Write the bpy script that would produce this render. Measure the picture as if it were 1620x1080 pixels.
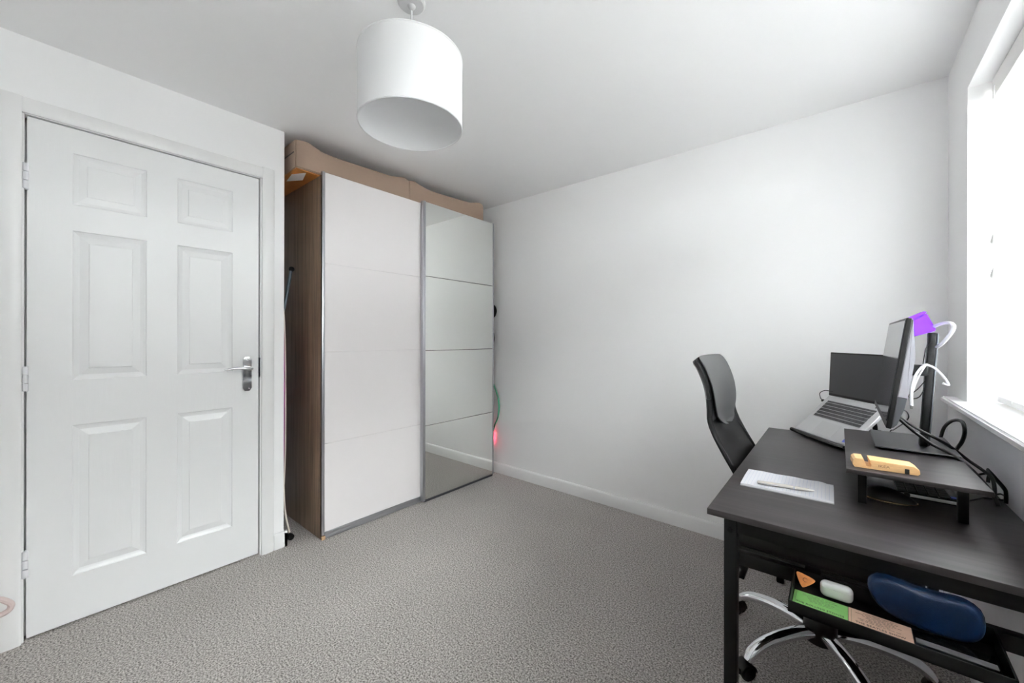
import bpy, bmesh, math, random
from mathutils import Vector, Matrix
random.seed(7)
S = bpy.context.scene
COL = S.collection
for o in list(bpy.data.objects):
    bpy.data.objects.remove(o)

# ---------------------------------------------------------------- camera
YAW = 0.6987
ROLL = 0.0021
cam_d = bpy.data.cameras.new('camera')
cam_d.sensor_width = 36.0
cam_d.lens = 623.25 / 1620 * 36.0
cam_d.shift_y = -6.0 / 1620
cam_d.clip_start = 0.02
cam = bpy.data.objects.new('camera', cam_d)
COL.objects.link(cam)
cam.matrix_world = (Matrix.Translation((0, 0, 1.1543)) @ Matrix.Rotation(YAW, 4, 'Z')
                    @ Matrix.Rotation(math.pi / 2, 4, 'X') @ Matrix.Rotation(ROLL, 4, 'Z'))
S.camera = cam

# ---------------------------------------------------------------- world, light, exposure
S.view_settings.view_transform = 'Standard'
S.view_settings.look = 'None'
S.view_settings.gamma = 1.0
S.view_settings.use_curve_mapping = False
S.view_settings.exposure = 0.08
SKY = 95.0
W = bpy.data.worlds.new('overcast_sky')
S.world = W
W.use_nodes = True
nt = W.node_tree
nt.nodes.clear()
wo = nt.nodes.new('ShaderNodeOutputWorld')
bg = nt.nodes.new('ShaderNodeBackground')
tc = nt.nodes.new('ShaderNodeTexCoord')
sx = nt.nodes.new('ShaderNodeSeparateXYZ')
rp = nt.nodes.new('ShaderNodeValToRGB')
mp = nt.nodes.new('ShaderNodeMapRange')
mp.inputs['From Min'].default_value = -1
mp.inputs['From Max'].default_value = 1
rp.color_ramp.elements[0].position = 0.44
rp.color_ramp.elements[0].color = (.62, .61, .59, 1)
rp.color_ramp.elements[1].position = 0.54
rp.color_ramp.elements[1].color = (0.955, 0.98, 1.0, 1)
nt.links.new(tc.outputs['Generated'], sx.inputs[0])
nt.links.new(sx.outputs['Z'], mp.inputs['Value'])
nt.links.new(mp.outputs[0], rp.inputs[0])
nt.links.new(rp.outputs[0], bg.inputs['Color'])
bg.inputs['Strength'].default_value = SKY
nt.links.new(bg.outputs[0], wo.inputs[0])
S.cycles.max_bounces = 32
S.cycles.diffuse_bounces = 28
S.cycles.glossy_bounces = 6
S.cycles.transparent_max_bounces = 12
S.cycles.caustics_reflective = False
S.cycles.caustics_refractive = False

# room numbers (metres; camera stands above the origin)
XL, XR, YB, YF, H = -2.367, 0.347, 2.514, -0.55, 2.288
YE = 0.857          # end of the door wall, where the alcove begins
XA = -2.93          # back of the alcove
WY0, WY1, WZ0, WZ1 = 0.0, 2.170, 0.905, 2.069   # window opening
WT = 0.26           # window wall thickness

pl = bpy.data.lights.new('window_portal', 'AREA')
pl.shape = 'RECTANGLE'
pl.size = WY1 - WY0
pl.size_y = WZ1 - WZ0
pl.cycles.is_portal = True
plo = bpy.data.objects.new('window_portal', pl)
COL.objects.link(plo)
plo.location = (XR + WT + 0.02, (WY0 + WY1) / 2, (WZ0 + WZ1) / 2)
plo.rotation_euler = (math.pi / 2, 0, math.pi / 2)


# ---------------------------------------------------------------- materials
def srgb(r, g, b):
    f = lambda c: (c / 255 / 12.92) if c / 255 <= .04045 else ((c / 255 + .055) / 1.055) ** 2.4
    return (f(r), f(g), f(b))


MATS = {}


def mat(name, col, rough=.5, metal=0., spec=.5, noise=0., nscale=20., bump=0., bscale=200., stretch=(1, 1, 1),
        coat=0., emit=None, estr=0., trans=0., sheen=0., col2=None):
    if name in MATS:
        return MATS[name]
    m = bpy.data.materials.new(name)
    MATS[name] = m
    m.use_nodes = True
    t = m.node_tree
    p = t.nodes['Principled BSDF']
    p.inputs['Base Color'].default_value = (*col, 1)
    p.inputs['Roughness'].default_value = rough
    p.inputs['Metallic'].default_value = metal
    p.inputs['Specular IOR Level'].default_value = spec
    p.inputs['Coat Weight'].default_value = coat
    p.inputs['Coat Roughness'].default_value = .08
    p.inputs['Sheen Weight'].default_value = sheen
    p.inputs['Transmission Weight'].default_value = trans
    if emit:
        p.inputs['Emission Color'].default_value = (*emit, 1)
        p.inputs['Emission Strength'].default_value = estr
    tcn = t.nodes.new('ShaderNodeTexCoord')
    mpn = t.nodes.new('ShaderNodeMapping')
    mpn.inputs['Scale'].default_value = stretch
    t.links.new(tcn.outputs['Object'], mpn.inputs['Vector'])
    if noise > 0:
        n = t.nodes.new('ShaderNodeTexNoise')
        n.inputs['Scale'].default_value = nscale
        n.inputs['Detail'].default_value = 5
        n.inputs['Roughness'].default_value = .65
        t.links.new(mpn.outputs[0], n.inputs['Vector'])
        r = t.nodes.new('ShaderNodeValToRGB')
        r.color_ramp.elements[0].position = .3
        r.color_ramp.elements[1].position = .7
        if col2 is None:
            a = [max(0, c * (1 - noise)) for c in col]
            b = [min(1, c * (1 + noise)) for c in col]
        else:
            a, b = col, col2
        r.color_ramp.elements[0].color = (*a, 1)
        r.color_ramp.elements[1].color = (*b, 1)
        t.links.new(n.outputs['Fac'], r.inputs[0])
        t.links.new(r.outputs[0], p.inputs['Base Color'])
    if bump > 0:
        n = t.nodes.new('ShaderNodeTexNoise')
        n.inputs['Scale'].default_value = bscale
        n.inputs['Detail'].default_value = 3
        t.links.new(mpn.outputs[0], n.inputs['Vector'])
        b = t.nodes.new('ShaderNodeBump')
        b.inputs['Strength'].default_value = bump
        b.inputs['Distance'].default_value = .004
        t.links.new(n.outputs['Fac'], b.inputs['Height'])
        t.links.new(b.outputs[0], p.inputs['Normal'])
    return m


M_WALL = mat('white_wall_paint', (.91, .91, .912), rough=.6, spec=.3, bump=.04, bscale=90)
M_CEIL = mat('white_ceiling_paint', (.91, .91, .912), rough=.75, spec=.2, bump=.03, bscale=120)
M_GLOSS = mat('white_gloss_paint', (.84, .84, .835), rough=.22, spec=.5, bump=.05, bscale=60, stretch=(1, 1, .15))
M_DOOR = mat('white_door_paint', (.83, .835, .835), rough=.28, spec=.5, bump=.07, bscale=90, stretch=(1, 1, .12))
M_SILL = mat('white_sill_paint', (.87, .87, .87), rough=.25)
M_CHROME = mat('chrome', (.82, .83, .85), rough=.06, metal=1.)
M_ALU = mat('brushed_aluminium', (.50, .51, .54), rough=.32, metal=.9)
M_MIRROR = mat('mirror_silver', (.93, .95, .92), rough=.005, metal=1.)
M_DARKGAP = mat('dark_gap', (.05, .05, .05), rough=.8)
M_PLAIN = mat('warm_white_door_panel', srgb(234, 230, 230), rough=.25, spec=.4)
M_BLACK = mat('black_metal', (.0055, .0055, .006), rough=.42, spec=.14, bump=.05, bscale=400)
M_BLKPL = mat('black_plastic', (.0045, .0045, .005), rough=.42, spec=.22)
M_BLKGL = mat('black_gloss_plastic', (.005, .005, .0055), rough=.14, spec=.4)
M_RUBBER = mat('black_rubber', (.006, .006, .006), rough=.5, spec=.3)
M_WHITEPL = mat('white_plastic', (.82, .82, .82), rough=.25, coat=.3)
M_HINGE = mat('white_painted_hinge', (.78, .78, .80), rough=.3)
M_PAPER = mat('white_paper', (.86, .86, .88), rough=.85, spec=.2)
M_SHADE = mat('white_lampshade_fabric', (.72, .72, .725), rough=.85, spec=.15, bump=.15, bscale=900)
M_SILVER = mat('silver_laptop_shell', (.62, .62, .63), rough=.35, metal=.55)
M_SCREEN = mat('dark_matt_screen', (.026, .027, .03), rough=.28, spec=.5)
M_MSCREEN = mat('dark_glossy_screen', (.028, .03, .037), rough=.14, spec=.6)
M_KEY = mat('charcoal_key', (.04, .042, .046), rough=.5)
M_WOODL = mat('bamboo', srgb(206, 166, 116), rough=.5, noise=.12, nscale=30, stretch=(1, 8, 8), bump=.04)
M_GOLD = mat('gold_trim', (.80, .55, .28), rough=.2, metal=1.)
M_MESHB = mat('black_mesh_fabric', (.005, .005, .0055), rough=.5, spec=.3, bump=.3, bscale=900)
M_LEATH = mat('grey_black_leather', (.008, .008, .009), rough=.36, spec=.5, bump=.12, bscale=500)
M_PURPLE = mat('purple_plastic', srgb(100, 8, 180), rough=.5, noise=.05, nscale=30)
M_BLUE = mat('blue_leatherette', srgb(2, 27, 55), rough=.38, spec=.3, bump=.15, bscale=500, noise=.15, nscale=25)
M_GREEN = mat('green_ticket_card', srgb(112, 168, 90), rough=.7, noise=.04, nscale=60)
M_TAN = mat('tan_ticket_card', srgb(190, 158, 138), rough=.7, noise=.05, nscale=60)
M_INK = mat('black_ink', (.02, .02, .015), rough=.7)
M_INKG = mat('faded_ink', (.10, .13, .08), rough=.8)
M_PICK = mat('tortoiseshell_orange', srgb(200, 120, 50), rough=.35, noise=.25, nscale=60)
M_PINKB = mat('pale_pink_fabric', srgb(205, 188, 184), rough=.9, bump=.2, bscale=300)
M_RED = mat('red_standby_lamp', (1, .05, .08), emit=(1, .04, .10), estr=60)
M_GREENC = mat('green_cable', srgb(40, 130, 95), rough=.4)
M_HEAD = mat('beige_woven_fabric', srgb(148, 128, 113), rough=.95, spec=.1, noise=.10, nscale=350, bump=.35, bscale=700, sheen=.1)
M_HEADE = mat('grey_end_fabric', srgb(90, 86, 84), rough=.95, bump=.2, bscale=500)
M_ORANGE = mat('orange_pine_board', srgb(160, 100, 40), rough=.6, noise=.15, nscale=14, stretch=(1, 12, 1))
M_STEEL = mat('dull_steel_tube', (.06, .09, .11), rough=.4, metal=.2)
M_IRON = mat('purple_patterned_cover', srgb(150, 60, 130), rough=.9, noise=.5, nscale=18)
M_CREAM = mat('cream_hem', srgb(225, 215, 205), rough=.8)
M_LENS = mat('tiny_blue_sticker', srgb(60, 80, 190), rough=.3)
M_SLAT = mat('white_blind_slat', (.86, .85, .83), rough=.4)
def mat_slat():
    m = bpy.data.materials.new('translucent_white_slat')
    m.use_nodes = True
    t = m.node_tree
    p = t.nodes['Principled BSDF']
    p.inputs['Base Color'].default_value = (.90, .90, .90, 1)
    p.inputs['Roughness'].default_value = .45
    o = t.nodes['Material Output']
    tl = t.nodes.new('ShaderNodeBsdfTranslucent')
    tl.inputs[0].default_value = (.93, .93, .935, 1)
    mx = t.nodes.new('ShaderNodeMixShader')
    mx.inputs[0].default_value = .55
    t.links.new(p.outputs[0], mx.inputs[1])
    t.links.new(tl.outputs[0], mx.inputs[2])
    t.links.new(mx.outputs[0], o.inputs[0])
    return m


M_SLATT = mat_slat()
M_UPVC = mat('white_window_frame', (.85, .85, .85), rough=.3)
M_WOODF = mat('pale_wood_foot', srgb(200, 165, 130), rough=.6)


def mat_carpet():
    m = bpy.data.materials.new('grey_carpet')
    m.use_nodes = True
    t = m.node_tree
    p = t.nodes['Principled BSDF']
    p.inputs['Roughness'].default_value = .97
    p.inputs['Specular IOR Level'].default_value = .1
    p.inputs['Sheen Weight'].default_value = .15
    c = t.nodes.new('ShaderNodeTexCoord')
    n1 = t.nodes.new('ShaderNodeTexNoise')
    n1.inputs['Scale'].default_value = 165
    n1.inputs['Detail'].default_value = 4
    n1.inputs['Roughness'].default_value = .7
    n2 = t.nodes.new('ShaderNodeTexNoise')
    n2.inputs['Scale'].default_value = 2.6
    n2.inputs['Detail'].default_value = 3
    t.links.new(c.outputs['Object'], n1.inputs['Vector'])
    t.links.new(c.outputs['Object'], n2.inputs['Vector'])
    r = t.nodes.new('ShaderNodeValToRGB')
    e = r.color_ramp.elements
    e[0].position = .38
    e[0].color = (*srgb(88, 83, 80), 1)
    e[1].position = .63
    e[1].color = (*srgb(208, 202, 197), 1)
    t.links.new(n1.outputs['Fac'], r.inputs[0])
    r2 = t.nodes.new('ShaderNodeValToRGB')
    r2.color_ramp.elements[0].position = .35
    r2.color_ramp.elements[0].color = (.93, .93, .93, 1)
    r2.color_ramp.elements[1].position = .65
    r2.color_ramp.elements[1].color = (1.0, 1.0, 1.0, 1)
    t.links.new(n2.outputs['Fac'], r2.inputs[0])
    mx = t.nodes.new('ShaderNodeMix')
    mx.data_type = 'RGBA'
    mx.blend_type = 'MULTIPLY'
    mx.inputs[0].default_value = 1
    t.links.new(r.outputs[0], mx.inputs[6])
    t.links.new(r2.outputs[0], mx.inputs[7])
    t.links.new(mx.outputs[2], p.inputs['Base Color'])
    b = t.nodes.new('ShaderNodeBump')
    b.inputs['Strength'].default_value = .35
    b.inputs['Distance'].default_value = .006
    t.links.new(n1.outputs['Fac'], b.inputs['Height'])
    t.links.new(b.outputs[0], p.inputs['Normal'])
    return m


def mat_wood(name, c1, c2, axis=2, rough=.45):
    """wood grain running along one axis"""
    m = bpy.data.materials.new(name)
    m.use_nodes = True
    t = m.node_tree
    p = t.nodes['Principled BSDF']
    p.inputs['Roughness'].default_value = rough
    p.inputs['Specular IOR Level'].default_value = .42
    c = t.nodes.new('ShaderNodeTexCoord')
    mp_ = t.nodes.new('ShaderNodeMapping')
    sc = [22, 22, 22]
    sc[axis] = .9
    mp_.inputs['Scale'].default_value = sc
    t.links.new(c.outputs['Object'], mp_.inputs['Vector'])
    n = t.nodes.new('ShaderNodeTexNoise')
    n.inputs['Scale'].default_value = 1.6
    n.inputs['Detail'].default_value = 8
    n.inputs['Roughness'].default_value = .68
    n.inputs['Distortion'].default_value = .4
    t.links.new(mp_.outputs[0], n.inputs['Vector'])
    r = t.nodes.new('ShaderNodeValToRGB')
    r.color_ramp.elements[0].position = .32
    r.color_ramp.elements[0].color = (*c1, 1)
    r.color_ramp.elements[1].position = .68
    r.color_ramp.elements[1].color = (*c2, 1)
    t.links.new(n.outputs['Fac'], r.inputs[0])
    t.links.new(r.outputs[0], p.inputs['Base Color'])
    b = t.nodes.new('ShaderNodeBump')
    b.inputs['Strength'].default_value = .12
    b.inputs['Distance'].default_value = .002
    t.links.new(n.outputs['Fac'], b.inputs['Height'])
    t.links.new(b.outputs[0], p.inputs['Normal'])
    return m


def mat_glass():
    m = bpy.data.materials.new('window_glass')
    m.use_nodes = True
    t = m.node_tree
    t.nodes.clear()
    o = t.nodes.new('ShaderNodeOutputMaterial')
    mx = t.nodes.new('ShaderNodeMixShader')
    tr = t.nodes.new('ShaderNodeBsdfTransparent')
    tr.inputs[0].default_value = (.97, .985, .98, 1)
    g = t.nodes.new('ShaderNodeBsdfGlossy')
    g.inputs['Roughness'].default_value = .02
    f = t.nodes.new('ShaderNodeFresnel')
    f.inputs['IOR'].default_value = 1.45
    t.links.new(f.outputs[0], mx.inputs[0])
    t.links.new(tr.outputs[0], mx.inputs[1])
    t.links.new(g.outputs[0], mx.inputs[2])
    t.links.new(mx.outputs[0], o.inputs[0])
    return m


M_CARPET = mat_carpet()
M_OAK = mat_wood('grey_brown_oak', srgb(84, 68, 56), srgb(146, 124, 104), 2)
M_DESK = mat_wood('black_brown_wood', srgb(31, 28, 28), srgb(56, 51, 52), 0, rough=.40)
M_GLASS = mat_glass()


# ---------------------------------------------------------------- mesh helpers
def B():
    return bmesh.new()


def merge(bm, tmp, Mx=None):
    if Mx is not None:
        bmesh.ops.transform(tmp, matrix=Mx, verts=tmp.verts)
    me = bpy.data.meshes.new('tmp')
    tmp.to_mesh(me)
    tmp.free()
    bm.from_mesh(me)
    bpy.data.meshes.remove(me)


def box(bm, x0, x1, y0, y1, z0, z1, bev=0., seg=2, Mx=None):
    t = bmesh.new()
    bmesh.ops.create_cube(t, size=1)
    bmesh.ops.scale(t, vec=(x1 - x0, y1 - y0, z1 - z0), verts=t.verts)
    bmesh.ops.translate(t, vec=((x0 + x1) / 2, (y0 + y1) / 2, (z0 + z1) / 2), verts=t.verts)
    if bev > 0:
        bmesh.ops.bevel(t, geom=t.edges[:], offset=bev, segments=seg, profile=.5, affect='EDGES')
    merge(bm, t, Mx)


def cyl(bm, p0, p1, r0, r1=None, n=20, bev=0.):
    p0, p1 = Vector(p0), Vector(p1)
    r1 = r0 if r1 is None else r1
    d = p1 - p0
    t = bmesh.new()
    bmesh.ops.create_cone(t, cap_ends=True, segments=n, radius1=r0, radius2=r1, depth=d.length)
    if bev > 0:
        es = [e for e in t.edges if abs(e.verts[0].co.z - e.verts[1].co.z) < 1e-6]
        bmesh.ops.bevel(t, geom=es, offset=bev, segments=2, affect='EDGES')
    q = d.to_track_quat('Z', 'Y').to_matrix().to_4x4()
    merge(bm, t, Matrix.Translation((p0 + p1) / 2) @ q)


def smooth_path(pts, n=8, closed=False):
    P = [Vector(p) for p in pts]
    out = []
    L = len(P)
    rng = range(L) if closed else range(L - 1)
    for i in rng:
        if closed:
            a, b, c, d = P[(i - 1) % L], P[i], P[(i + 1) % L], P[(i + 2) % L]
        else:
            a, b, c, d = P[max(i - 1, 0)], P[i], P[i + 1], P[min(i + 2, L - 1)]
        for k in range(n):
            t = k / n
            out.append(.5 * ((2 * b) + (c - a) * t + (2 * a - 5 * b + 4 * c - d) * t * t + (3 * b - a - 3 * c + d) * t ** 3))
    if not closed:
        out.append(P[-1])
    return out


def tube(bm, pts, r, n=10, smooth=8, closed=False, flat=1., up=None):
    """sweep a round (or flattened) section along a path; r may be a list"""
    P = smooth_path(pts, smooth, closed) if smooth else [Vector(p) for p in pts]
    L = len(P)
    R = r if isinstance(r, (list, tuple)) else [r, r]
    nrm = None
    rings = []
    for i, p in enumerate(P):
        if closed:
            tg = (P[(i + 1) % L] - P[i - 1]).normalized()
        else:
            tg = (P[min(i + 1, L - 1)] - P[max(i - 1, 0)]).normalized()
        if nrm is None:
            ref = Vector(up) if up else (Vector((0, 0, 1)) if abs(tg.z) < .9 else Vector((1, 0, 0)))
            nrm = (ref - tg * ref.dot(tg)).normalized()
        else:
            nrm = (nrm - tg * nrm.dot(tg))
            nrm = nrm.normalized() if nrm.length > 1e-6 else Vector((1, 0, 0))
        bi = tg.cross(nrm)
        u = i / max(1, L - 1) * (len(R) - 1)
        k = min(int(u), len(R) - 2)
        rr = R[k] + (R[k + 1] - R[k]) * (u - k)
        rings.append([bm.verts.new(p + nrm * (math.cos(a) * rr * flat) + bi * (math.sin(a) * rr))
                      for a in [2 * math.pi * j / n for j in range(n)]])
    for i in range(L if closed else L - 1):
        A, Bq = rings[i], rings[(i + 1) % L]
        for j in range(n):
            bm.faces.new((A[j], A[(j + 1) % n], Bq[(j + 1) % n], Bq[j]))
    if not closed:
        bm.faces.new(list(reversed(rings[0])))
        bm.faces.new(rings[-1])


def prism(bm, poly, axis, a, b, bev=0., seg=2, Mx=None):
    """extrude a 2-D outline along an axis: 'x' -> (y,z), 'y' -> (x,z), 'z' -> (x,y)"""
    t = bmesh.new()

    def P(u, v, w):
        return {'x': (w, u, v), 'y': (u, w, v), 'z': (u, v, w)}[axis]
    lo = [t.verts.new(P(u, v, a)) for u, v in poly]
    hi = [t.verts.new(P(u, v, b)) for u, v in poly]
    n = len(poly)
    t.faces.new(lo)
    t.faces.new(hi)
    for i in range(n):
        t.faces.new((lo[i], lo[(i + 1) % n], hi[(i + 1) % n], hi[i]))
    bmesh.ops.recalc_face_normals(t, faces=t.faces)
    if bev > 0:
        es = [e for e in t.edges if len(e.link_faces) == 2 and any(len(f.verts) > 4 or n == 4 for f in e.link_faces)]
        bmesh.ops.bevel(t, geom=es, offset=bev, segments=seg, affect='EDGES')
    merge(bm, t, Mx)


def lathe(bm, prof, c, n=48, close=False):
    rings = []
    for r, z in prof:
        rings.append([bm.verts.new((c[0] + r * math.cos(2 * math.pi * j / n), c[1] + r * math.sin(2 * math.pi * j / n), c[2] + z))
                      for j in range(n)])
    rg = range(len(rings)) if close else range(len(rings) - 1)
    for i in rg:
        A, C = rings[i], rings[(i + 1) % len(rings)]
        for j in range(n):
            bm.faces.new((A[j], A[(j + 1) % n], C[(j + 1) % n], C[j]))
    if not close:
        if prof[0][0] > 1e-5:
            bm.faces.new(list(reversed(rings[0])))
        if prof[-1][0] > 1e-5:
            bm.faces.new(rings[-1])


def ball(bm, c, r, sc=(1, 1, 1), n=16):
    t = bmesh.new()
    bmesh.ops.create_uvsphere(t, u_segments=n, v_segments=n // 2 + 2, radius=r)
    bmesh.ops.scale(t, vec=sc, verts=t.verts)
    merge(bm, t, Matrix.Translation(c))


def obj(name, bm, m, parent=None, ang=38, loc=None, rot=None, kind=None, label=None):
    bmesh.ops.recalc_face_normals(bm, faces=bm.faces)
    me = bpy.data.meshes.new(name)
    bm.to_mesh(me)
    bm.free()
    me.materials.append(m)
    me.polygons.foreach_set('use_smooth', [True] * len(me.polygons))
    me.set_sharp_from_angle(angle=math.radians(ang))
    o = bpy.data.objects.new(name, me)
    COL.objects.link(o)
    if parent:
        o.parent = parent
    if loc:
        o.location = loc
    if rot:
        o.rotation_euler = rot
    if kind:
        o['kind'] = kind
    if label:
        o['label'] = label
    return o


def tag(o, label, cat, group=None):
    o['label'] = label
    o['category'] = cat
    if group:
        o['group'] = group
    return o


def thing(name, label, cat, loc=(0, 0, 0), rotz=0., group=None):
    o = bpy.data.objects.new(name, None)
    o.empty_display_size = .05
    COL.objects.link(o)
    o.location = loc
    o.rotation_euler = (0, 0, rotz)
    return tag(o, label, cat, group)


def struct(name, bm, m, parent=None):
    return obj(name, bm, m, parent, kind='structure')


def text_part(name, s, size, Mx, m, parent, ext=.0002, align='LEFT', wide=1.):
    cu = bpy.data.curves.new(name, 'FONT')
    cu.body = s
    cu.size = size
    cu.extrude = ext
    cu.align_x = align
    cu.resolution_u = 2
    tmp = bpy.data.objects.new('tmp_text', cu)
    COL.objects.link(tmp)
    bpy.context.view_layer.update()
    me = bpy.data.meshes.new_from_object(tmp)
    bpy.data.objects.remove(tmp)
    bpy.data.curves.remove(cu)
    me.transform(Mx @ Matrix.Diagonal((wide, 1, 1, 1)))
    me.materials.clear()
    me.materials.append(m)
    me.name = name
    o = bpy.data.objects.new(name, me)
    COL.objects.link(o)
    o.parent = parent
    return o


def frame_mx(origin, ux, uy):
    ux, uy = Vector(ux).normalized(), Vector(uy).normalized()
    uz = ux.cross(uy)
    m = Matrix((ux, uy, uz)).transposed().to_4x4()
    m.translation = Vector(origin)
    return m


# ================================================================ ROOM SHELL
b = B(); box(b, XA - .1, XR + WT, YF - .1, YB + .1, -.06, 0); struct('floor', b, M_CARPET)
b = B(); box(b, XA - .1, XR + WT, YF - .1, YB + .1, H, H + .06); struct('ceiling', b, M_CEIL)
b = B(); box(b, XA - .1, XR + WT, YB, YB + .1, 0, H); struct('wall_back', b, M_WALL)
b = B(); box(b, XA - .1, XR + WT, YF - .1, YF, 0, H); struct('wall_front', b, M_WALL)
DY0, DY1, DZ = -.052, .746, 1.998      # clear opening of the door casing
b = B()
box(b, XL - .11, XL, YF, DY0 - .004, 0, H)
box(b, XL - .11, XL, DY1 + .004, YE, 0, H)
box(b, XL - .11, XL, DY0 - .004, DY1 + .004, DZ + .004, H)
struct('wall_left', b, M_WALL)
b = B(); box(b, XA, XL - .11, YE - .1, YE, 0, H); struct('wall_alcove_side', b, M_WALL)
b = B(); box(b, XA - .1, XA, YE - .1, YB, 0, H); struct('wall_alcove_back', b, M_WALL)
b = B()
box(b, XR, XR + WT, YF, YB, 0, WZ0)
box(b, XR, XR + WT, YF, YB, WZ1, H)
box(b, XR, XR + WT, YF, WY0, WZ0, WZ1)
box(b, XR, XR + WT, WY1, YB, WZ0, WZ1)
struct('wall_right', b, M_WALL)


def skirting(name, axis, fixed, d, a, c):
    """skirting board with a chamfered top; d = direction it stands out of the wall"""
    t, hh = .015, .085
    prof = [(fixed, 0), (fixed + d * t, 0), (fixed + d * t, hh - .012), (fixed + d * (t - .004), hh - .005), (fixed + d * .006, hh), (fixed, hh)]
    bm = B()
    prism(bm, prof, axis, a, c)
    return struct(name, bm, M_GLOSS)


skirting('baseboard_back', 'x', YB, -1, XA, XR)
skirting('baseboard_right', 'y', XR, -1, YF, YB - .015)
b = B()
prof = [(XL, 0), (XL + .015, 0), (XL + .015, .075), (XL + .011, .082), (XL + .006, .085), (XL, .085)]
prism(b, prof, 'y', .806, YE + .015)
prism(b, [(YE, 0), (YE + .015, 0), (YE + .015, .075), (YE + .006, .085), (YE, .085)], 'x', XA, XL + .015)
prism(b, prof, 'y', YF, -.122)
struct('baseboard_left', b, M_GLOSS)

# ---- door: casing, lining, leaf with six raised panels
b = B()


def arch_leg(y_in, y_out):
    s = 1 if y_out > y_in else -1
    pr_ = [(XL, y_in), (XL + .012, y_in), (XL + .016, y_in + s * .005), (XL + .018, y_in + s * .02), (XL + .016, y_out - s * .012), (XL + .008, y_out), (XL, y_out)]
    prism(b, pr_, 'z', 0, DZ + .058)


arch_leg(DY0, DY0 - .066)
arch_leg(DY1, DY1 + .060)
pr_ = [(XL, DZ), (XL + .012, DZ), (XL + .016, DZ + .005), (XL + .018, DZ + .02), (XL + .016, DZ + .046), (XL + .008, DZ + .058), (XL, DZ + .058)]
prism(b, pr_, 'y', DY0, DY1)
struct('trim_1', b, M_GLOSS)
b = B()
LX0, LX1 = XL - .12, XL + .002
box(b, LX0, LX1, DY0 - .004, DY0 + .006, 0, DZ)
box(b, LX0, LX1, DY1 - .006, DY1 + .004, 0, DZ)
box(b, LX0, LX1, DY0, DY1, DZ - .002, DZ + .008)
# stops behind the leaf, closing the frame
box(b, LX0, XL - .048, DY0 + .004, DY0 + .02, 0, DZ)
box(b, LX0, XL - .048, DY1 - .02, DY1 - .004, 0, DZ)
box(b, LX0, XL - .048, DY0, DY1, DZ - .018, DZ)
box(b, LX0 - .01, LX0, DY0, DY1, 0, DZ)  # unseen backing board, added to stop sky light leaking round the leaf
struct('trim_2', b, M_GLOSS)

LY0, LY1, LZ0, LZ1 = -.040, .734, .009, 1.991
FX = XL - .005
ys = [LY0, .076, .297, .402, .619, LY1]
zs = [LZ0, .193, .798, .980, 1.582, 1.686, 1.893, LZ1]
b = B()
vv = {}


def gv(i, j, x=FX):
    k = (i, j, x)
    if k not in vv:
        vv[k] = b.verts.new((x, ys[i], zs[j]))
    return vv[k]


holes = [(i, j) for i in (1, 3) for j in (1, 3, 5)]
BX = FX - .040
for i in range(5):
    for j in range(7):
        b.faces.new((gv(i, j, BX), gv(i, j + 1, BX), gv(i + 1, j + 1, BX), gv(i + 1, j, BX)))
        if (i, j) in holes:
            continue
        b.faces.new((gv(i, j), gv(i + 1, j), gv(i + 1, j + 1), gv(i, j + 1)))
for i in range(5):
    for j in (0, 7):
        b.faces.new((gv(i, j), gv(i + 1, j), gv(i + 1, j, BX), gv(i, j, BX)))
for j in range(7):
    for i in (0, 5):
        b.faces.new((gv(i, j), gv(i, j + 1), gv(i, j + 1, BX), gv(i, j, BX)))
door = obj('door_1', b, M_DOOR, kind='structure', ang=20)
for (i, j) in holes:
    b = B()
    y0, y1, z0, z1 = ys[i], ys[i + 1], zs[j], zs[j + 1]
    prof = [(0, 0), (.003, -.005), (.012, -.009), (.020, -.0110), (.045, -.0060), (.0465, -.0030), (.049, -.0026)]
    if z1 - z0 < .3:
        prof = [(0, 0), (.003, -.005), (.011, -.009), (.017, -.0110), (.040, -.0060), (.0415, -.0030), (.044, -.0026)]
    rings = []
    for ins, dx in prof:
        rings.append([b.verts.new((FX + dx, y, z)) for y, z in
                      ((y0 + ins, z0 + ins), (y1 - ins, z0 + ins), (y1 - ins, z1 - ins), (y0 + ins, z1 - ins))])
    for a_, c_ in zip(rings, rings[1:]):
        for k in range(4):
            b.faces.new((a_[k], a_[(k + 1) % 4], c_[(k + 1) % 4], c_[k]))
    b.faces.new(rings[-1])
    obj('panel', b, M_DOOR, door, ang=8)
# lever handle on its long plate
b = B()
pw, pz0, pz1, pyc = .0195, .876, 1.053, .682
poly = [(pyc - pw, pz0 + .014), (pyc - pw * .55, pz0), (pyc + pw * .55, pz0), (pyc + pw, pz0 + .014), (pyc + pw, pz1 - .014), (pyc + pw * .55, pz1), (pyc - pw * .55, pz1), (pyc - pw, pz1 - .014)]
prism(b, poly, 'x', FX, FX + .009, bev=.003)
hp = obj('handle_plate', b, M_CHROME, door)
b = B()
cyl(b, (FX + .008, pyc, .993), (FX + .052, pyc, .993), .010, n=20, bev=.002)
tube(b, [(FX + .047, pyc + .012, .994), (FX + .050, pyc - .02, .996), (FX + .050, pyc - .06, .998), (FX + .046, pyc - .092, .994), (FX + .040, pyc - .106, .990)],
     [.0085, .009, .0075, .007, .006], n=14, flat=.9)
obj('lever', b, M_CHROME, hp)
for dz in (-.075, .075):
    b = B()
    ball(b, (FX + .0092, pyc + (.009 if dz < 0 else 0), .964 + dz), .004, (.5, 1, 1), 10)
    obj('screw', b, M_CHROME, hp)
b = B(); box(b, LX1 - .03, LX1 + .0015, DY1 - .0075, DY1 - .0055, .945, 1.045); obj('strike_plate', b, M_CHROME, door)
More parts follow.
